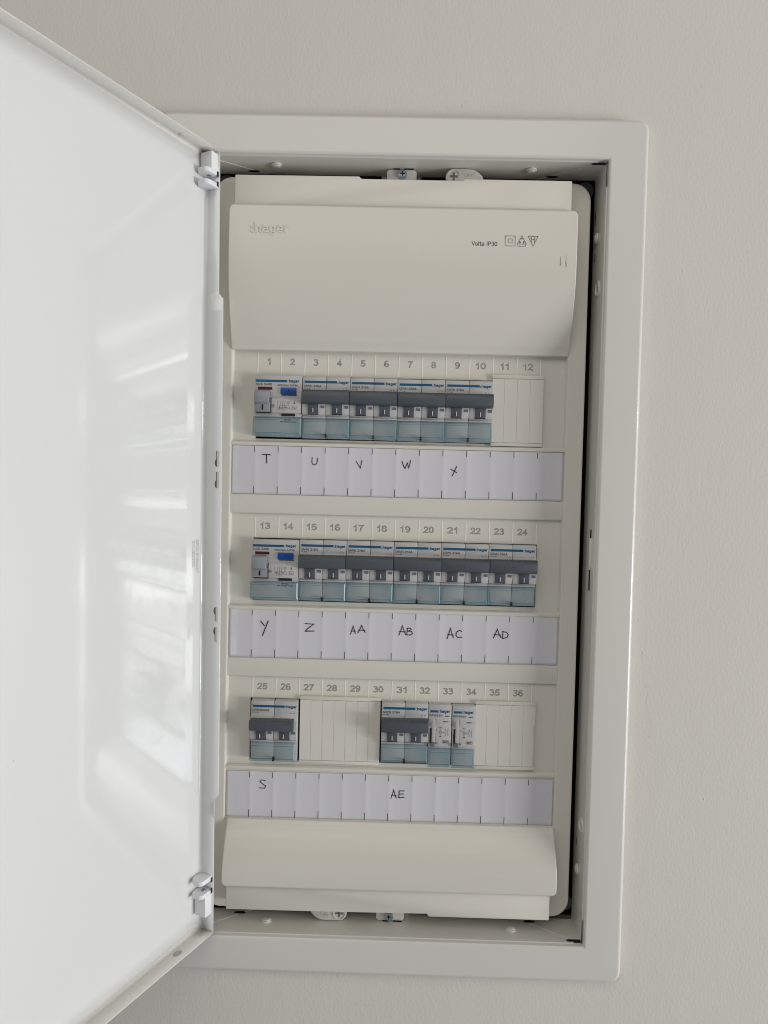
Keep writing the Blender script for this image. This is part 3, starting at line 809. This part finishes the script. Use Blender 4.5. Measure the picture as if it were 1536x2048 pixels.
def make_rcd():
    root = empty('residual_current_breaker', (0, 0, 0), 'x', 'circuit breaker', 'residual current breakers at the left end of the rows')
    prof = [(0, 8), (0, 1.2), (-.35, .3), (-1.1, 0), (-14.5, 0), (-16.2, -.8), (-17.6, -2.6), (-18.6, -3.2), (-24, -3.2), (-28, -2.2), (-28.4, -.6), (-31, -.5), (-31.3, 1.2), (-45, 1.2), (-45.3, 2), (-45.3, 26), (0, 26)]
    build('housing', MB().extr_x(prof, .12, 34.86), M_house, root, bevel=.22)
    y = -.02
    build('blue_bar', MB().box(.5, 23.6, y-.07, y, -5.4, -3.7), M_blue, root)
    g = MB(); logo(g, 24.2, 32.8, -6.3, -3.1, y)
    build('brand_print', g, M_blue, root)
    g = MB(); text(g, 'CDA 240E', .8, 12.6, -7.9, -6.2, y); text(g, '40A/I∆n 0,03A', 16.5, 31.8, -8.2, -6.7, y)
    text(g, 'TEST MENSUEL', 20, 31.6, -15.3, -14.7, -.3, thick=.3)
    build('rating_print', g, M_printg, root)
    build('state_window', MB().box(2.3, 12.9, -.12, 0.5, -11.1, -9.0), M_red, root)
    build('test_button', MB().box(19.2, 30.8, -1.6, .5, -14.2, -9.4), M_btn, root, bevel=.35)
    g = MB(); text(g, 'T', 24.6, 25.6, -12.8, -10.8, -1.6); build('button_letter', g, M_ink, root)
    lv = MB().extr_x([(-11.4, 0), (-11.9, -4.8), (-13, -6.2), (-17, -7.2), (-20.6, -7.0), (-21.8, -5.6), (-22.2, -2.6)], .9, 11.6)
    lever = build('lever', lv, M_tog2, root, bevel=.5)
    lw = MB().extr_x([(-20.5, -3), (-20.5, -5.0), (-24.5, -5.2), (-27.8, -4.2), (-28, -2)], 1.7, 12.4)
    lo = build('lever_base', lw, M_tog2, root, bevel=.3)
    build('lever_gap', MB().extr_x([(-17.2, -2.6), (-18, -4), (-24, -4.4), (-28.3, -3.2), (-28.5, -2)], 12.5, 12.95).box(1.9, 12.9, -3.3, -2.2, -28.7, -28.1), M_gap, root)
    build('position_mark', MB().box(6.3, 7.4, -5.35, -4.8, -26.3, -22.6), M_gap, lo)
    yd = -3.22
    build('catch_dot', MB().cyl((14.4, -23.2), 1.15, -3.5, -3.0, n=16), mat('dot_grey', (.22, .22, .22), .5), root)
    g = MB()
    dg = [[(17.6, -19.6), (17.2, -21.2), (17.8, -22.2), (17.8, -25.2), (26.4, -25.2), (26.4, -23.6)], [(19.6, -19.8), (19.4, -24.8), (18.6, -26.8)], [(21.2, -19.6), (21.2, -25.6)], [(23, -19.4), (22.8, -24.6)],
          [(18.6, -23), (26, -23)], [(18.6, -24.2), (25, -24.2)], [(24.6, -20.6), (25.4, -19.8), (26.2, -20.6), (25.4, -21.4), (24.6, -20.6)], [(25.2, -21.8), (25.6, -23)],
          [(28.2, -23), (31.4, -23), (31.4, -25.4), (28.2, -25.4), (28.2, -23)], [(28.6, -23.4), (29.8, -25), (29.6, -24), (31, -25.2)], [(20.6, -26.2), (21.8, -26.8)], [(22.6, -26), (23.4, -26.6)]]
    g.strokes(dg, .13, yd)
    text(g, 'A', 29.2, 30.6, -21.8, -19.9, yd)
    g.cyl((18.9, -24.1), .45, yd-.08, yd, n=10).cyl((23.8, -24.1), .45, yd-.08, yd, n=10)
    build('circuit_print', g, M_printg, root)
    build('rating_slot', MB().box(20.2, 30.2, -1.2, -.4, -30.3, -28.6), M_gap, root)
    g = MB(); text(g, '230V 50Hz', 22, 27.2, -33.3, -32.5, 1.15); text(g, 'IEC 61008  6 kA', 19, 30.6, -34.8, -34.0, 1.15)
    build('small_print', g, M_printg, root)
    terminal_cover(root, -.9, 34.9, [])
    return root

def make_relay():
    root = empty('impulse_relay', (0, 0, 0), 'x', 'relay', 'one-module relays in the bottom row')
    prof = [(0, 8), (0, 1.2), (-.35, .3), (-1.1, 0), (-15, 0), (-17, -1.0), (-28, -1.2), (-31.2, -.9), (-31.4, .3), (-32.6, .3), (-32.9, 1.2), (-46.4, 1.2), (-46.6, 2), (-46.6, 26), (0, 26)]
    build('housing', MB().extr_x(prof, .25, 17.1), M_house, root, bevel=.22)
    y = -.02
    build('blue_bar', MB().box(1.3, 7.2, y-.07, y, -5.9, -4.3), M_blue, root)
    g = MB(); logo(g, 7.6, 16.2, -6.9, -3.6, y); build('brand_print', g, M_blue, root)
    g = MB(); text(g, 'EPN520', .8, 10.4, -8.9, -7.3, y); text(g, '16AX', 12.2, 15.8, -9.0, -8.0, y)
    text(g, '250V~', 10.8, 15.6, -13.2, -12.2, y)
    build('rating_print', g, M_printg, root)
    yd = -1.2
    g = MB(); text(g, 'I', 6.2, 6.5, -19.2, -17.8, yd); text(g, 'O', 5.7, 7.1, -29.4, -27.8, yd)
    g.strokes([[(8.4, -19.6), (9.8, -19.6), (9.8, -21.0), (8.4, -21.0), (8.4, -19.6)], [(9.1, -18), (9.1, -19.6)], [(9.1, -21), (9.1, -22.6)], [(9.8, -20.3), (11.6, -20.3)], [(13, -17.4), (13.1, -18.8), (12.3, -20.2), (13, -21.4), (13, -23)],
               [(14.8, -17.4), (14.9, -18.8), (14.1, -20.2), (14.9, -21.4), (14.9, -23)], [(10.8, -26.4), (15.4, -26.4), (15.4, -28.4), (10.8, -28.4), (10.8, -26.4)]], .15, yd)
    text(g, 'A1', 8.4, 9.9, -17.3, -16.5, yd); text(g, 'A2', 8.4, 9.9, -23.8, -23.0, yd); text(g, '230V', 11.2, 15.1, -27.3, -26.7, yd-.01); text(g, '50Hz', 11.2, 14.6, -28.2, -27.6, yd-.01)
    build('circuit_print', g, M_printg, root)
    g = MB().extr_x([(-10.4, .02), (-10.4, -.1), (-24, -1.35), (-29.2, -1.35), (-29.2, .2)], 1.0, 1.2).extr_x([(-10.4, .02), (-10.4, -.1), (-24, -1.35), (-29.2, -1.35), (-29.2, .2)], 5.5, 5.6)
    build('groove_edges', g, M_printg, root)
    build('lever_slot', MB().box(1.25, 2.6, -1.4, -.9, -27.9, -17.4), M_gap, root)
    build('lever_track', MB().extr_x([(-11, 0), (-17, -1.5), (-28, -1.5), (-28, 0)], 2.6, 5.4), M_house, root, bevel=.3)
    build('lever', MB().box(1.4, 4.9, -3.2, -.8, -30.6, -28), mat('lever_grey', (.13, .13, .13), .45), root, bevel=.35)
    terminal_cover(root, .1, 17.2, [], -33.0, -46.8)
    return root

def copy_tree(o, parent=None):
    c = o.copy(); COL.objects.link(c)
    if parent: c.parent = parent
    for ch in list(o.children): copy_tree(ch, c)
    return c

mcb = make_mcb(); mcb_used = False
def place_mcb(x, z, label, dy=0.0):
    global mcb_used
    if mcb_used: o = copy_tree(mcb)
    else: o = mcb; mcb_used = True
    o.location = Vector((x, FY + dy, z)) * S
    o.rotation_euler = (0, math.radians(random.uniform(-.18, .18)), 0)
    o['label'] = label
    return o
T = [-18.5, -139.2, -260.1]
rcd = make_rcd()
rcd.location = Vector((-.6, FY, T[0]+.7)) * S
rcd['label'] = 'grey residual current breaker with blue test button, above the handwritten T'
rcd2 = copy_tree(rcd)
rcd2.location = Vector((-.3, FY, T[1]-.4)) * S
rcd2['label'] = 'grey residual current breaker with blue test button, above the handwritten Y'
for i, L in enumerate('UVWX'):
    place_mcb(34.7 + 35.05*i, T[0] - .1*i + (.1, 0, -.15, 0)[i], 'grey two-pole breaker with slate toggle bar, above the handwritten ' + L)
for i, L in enumerate(('Z', 'AA', 'AB', 'AC', 'AD')):
    place_mcb(34.9 + 35.1*i, T[1] + (0, .1, -.1, 0, .05)[i], 'grey two-pole breaker with slate toggle bar, above the handwritten ' + L, (0, .1, 0, .15, 0)[i])
place_mcb(98.7, T[2]+.9, 'grey two-pole breaker in the bottom row beside the blanking plate, above the handwritten AE')
m40 = make_mcb(True, 'MWN240A', 'C40')
m40.location = Vector((1.2, FY - .6, T[2])) * S
m40['label'] = 'grey C40 two-pole breaker with protruding ribbed toggle, alone above the handwritten S'
rel = make_relay()
rel.location = Vector((133.8, FY+.3, T[2]+.4)) * S
rel['label'] = 'narrow one-module relay directly right of the bottom row breaker marked C16'
rel2 = copy_tree(rel)
rel2.location = Vector((151.4, FY+.3, T[2]+.1)) * S
rel2['label'] = 'narrow one-module relay touching the right-hand blanking plate in the bottom row'
for o in (m40,): o['group'] = 'two-pole circuit breakers on the rails'

# ------------------------------------------------------------------ blanking plates
def blank(x0, x1, zt, zb, n, label, jag_left=False, jag_right=False):
    root = empty('blanking_plate', (x0, 25, zb), label, 'blanking plate', 'cream blanking plates over unused slots')
    W, Hh = x1 - x0, zt - zb
    yf = -2.2
    build('backing_frame', MB().box(.4, W-.4, yf+.5, -.02, 0.02, Hh).box(0, W, yf, yf+.5, Hh-2.6, Hh).box(0, W, yf, yf+.5, 0, 2.3), M_cover, root, bevel=.18)
    sw = W / n
    for i in range(n):
        a, b = i*sw + .22, (i+1)*sw - .22
        if i == 0: a = 0
        if i == n-1: b = W
        pts = [(a, 2.6)]
        if jag_right and i == n-1:
            pts += [(b-1.6, 2.6), (b-1.3, 7), (b-1.4, 8.5), (b-.9, 15), (b-.9, 24), (b-1.6, 26), (b-1.2, 33), (b-.2, 35), (b, Hh-2.9)]
        else: pts += [(b, 2.6), (b, Hh-2.9)]
        if jag_left and i == 0:
            pts += [(a+.3, Hh-2.9), (a+.2, Hh-12), (a-.8, Hh-13), (a-.7, Hh-19), (a-1.2, Hh-24), (a-.9, Hh-33), (a-1.3, Hh-38), (a-.6, Hh-44)]
        else: pts += [(a, Hh-2.9)]
        build('strip', MB().extr_y(pts, yf, yf+.45), M_cover, root, bevel=.12, segs=1)
        if i < n-1:
            build('strip_ridge', MB().box(b+.1, b+.4, yf-.09, yf+.5, 2.8, Hh-3.1), M_rib, root)
    return root
blank(174.5, 212.6, -13.7, -66.1, 4, 'cream blanking plate of four strips at the right end of the top row', jag_left=True)
blank(37.4, 97.8, -257.0, -307.9, 7, 'wide cream blanking plate of seven strips in the bottom row')
blank(168.9, 214.2, -257.0, -308.3, 5, 'cream blanking plate of five strips with a chipped right edge, bottom row end', jag_right=True)
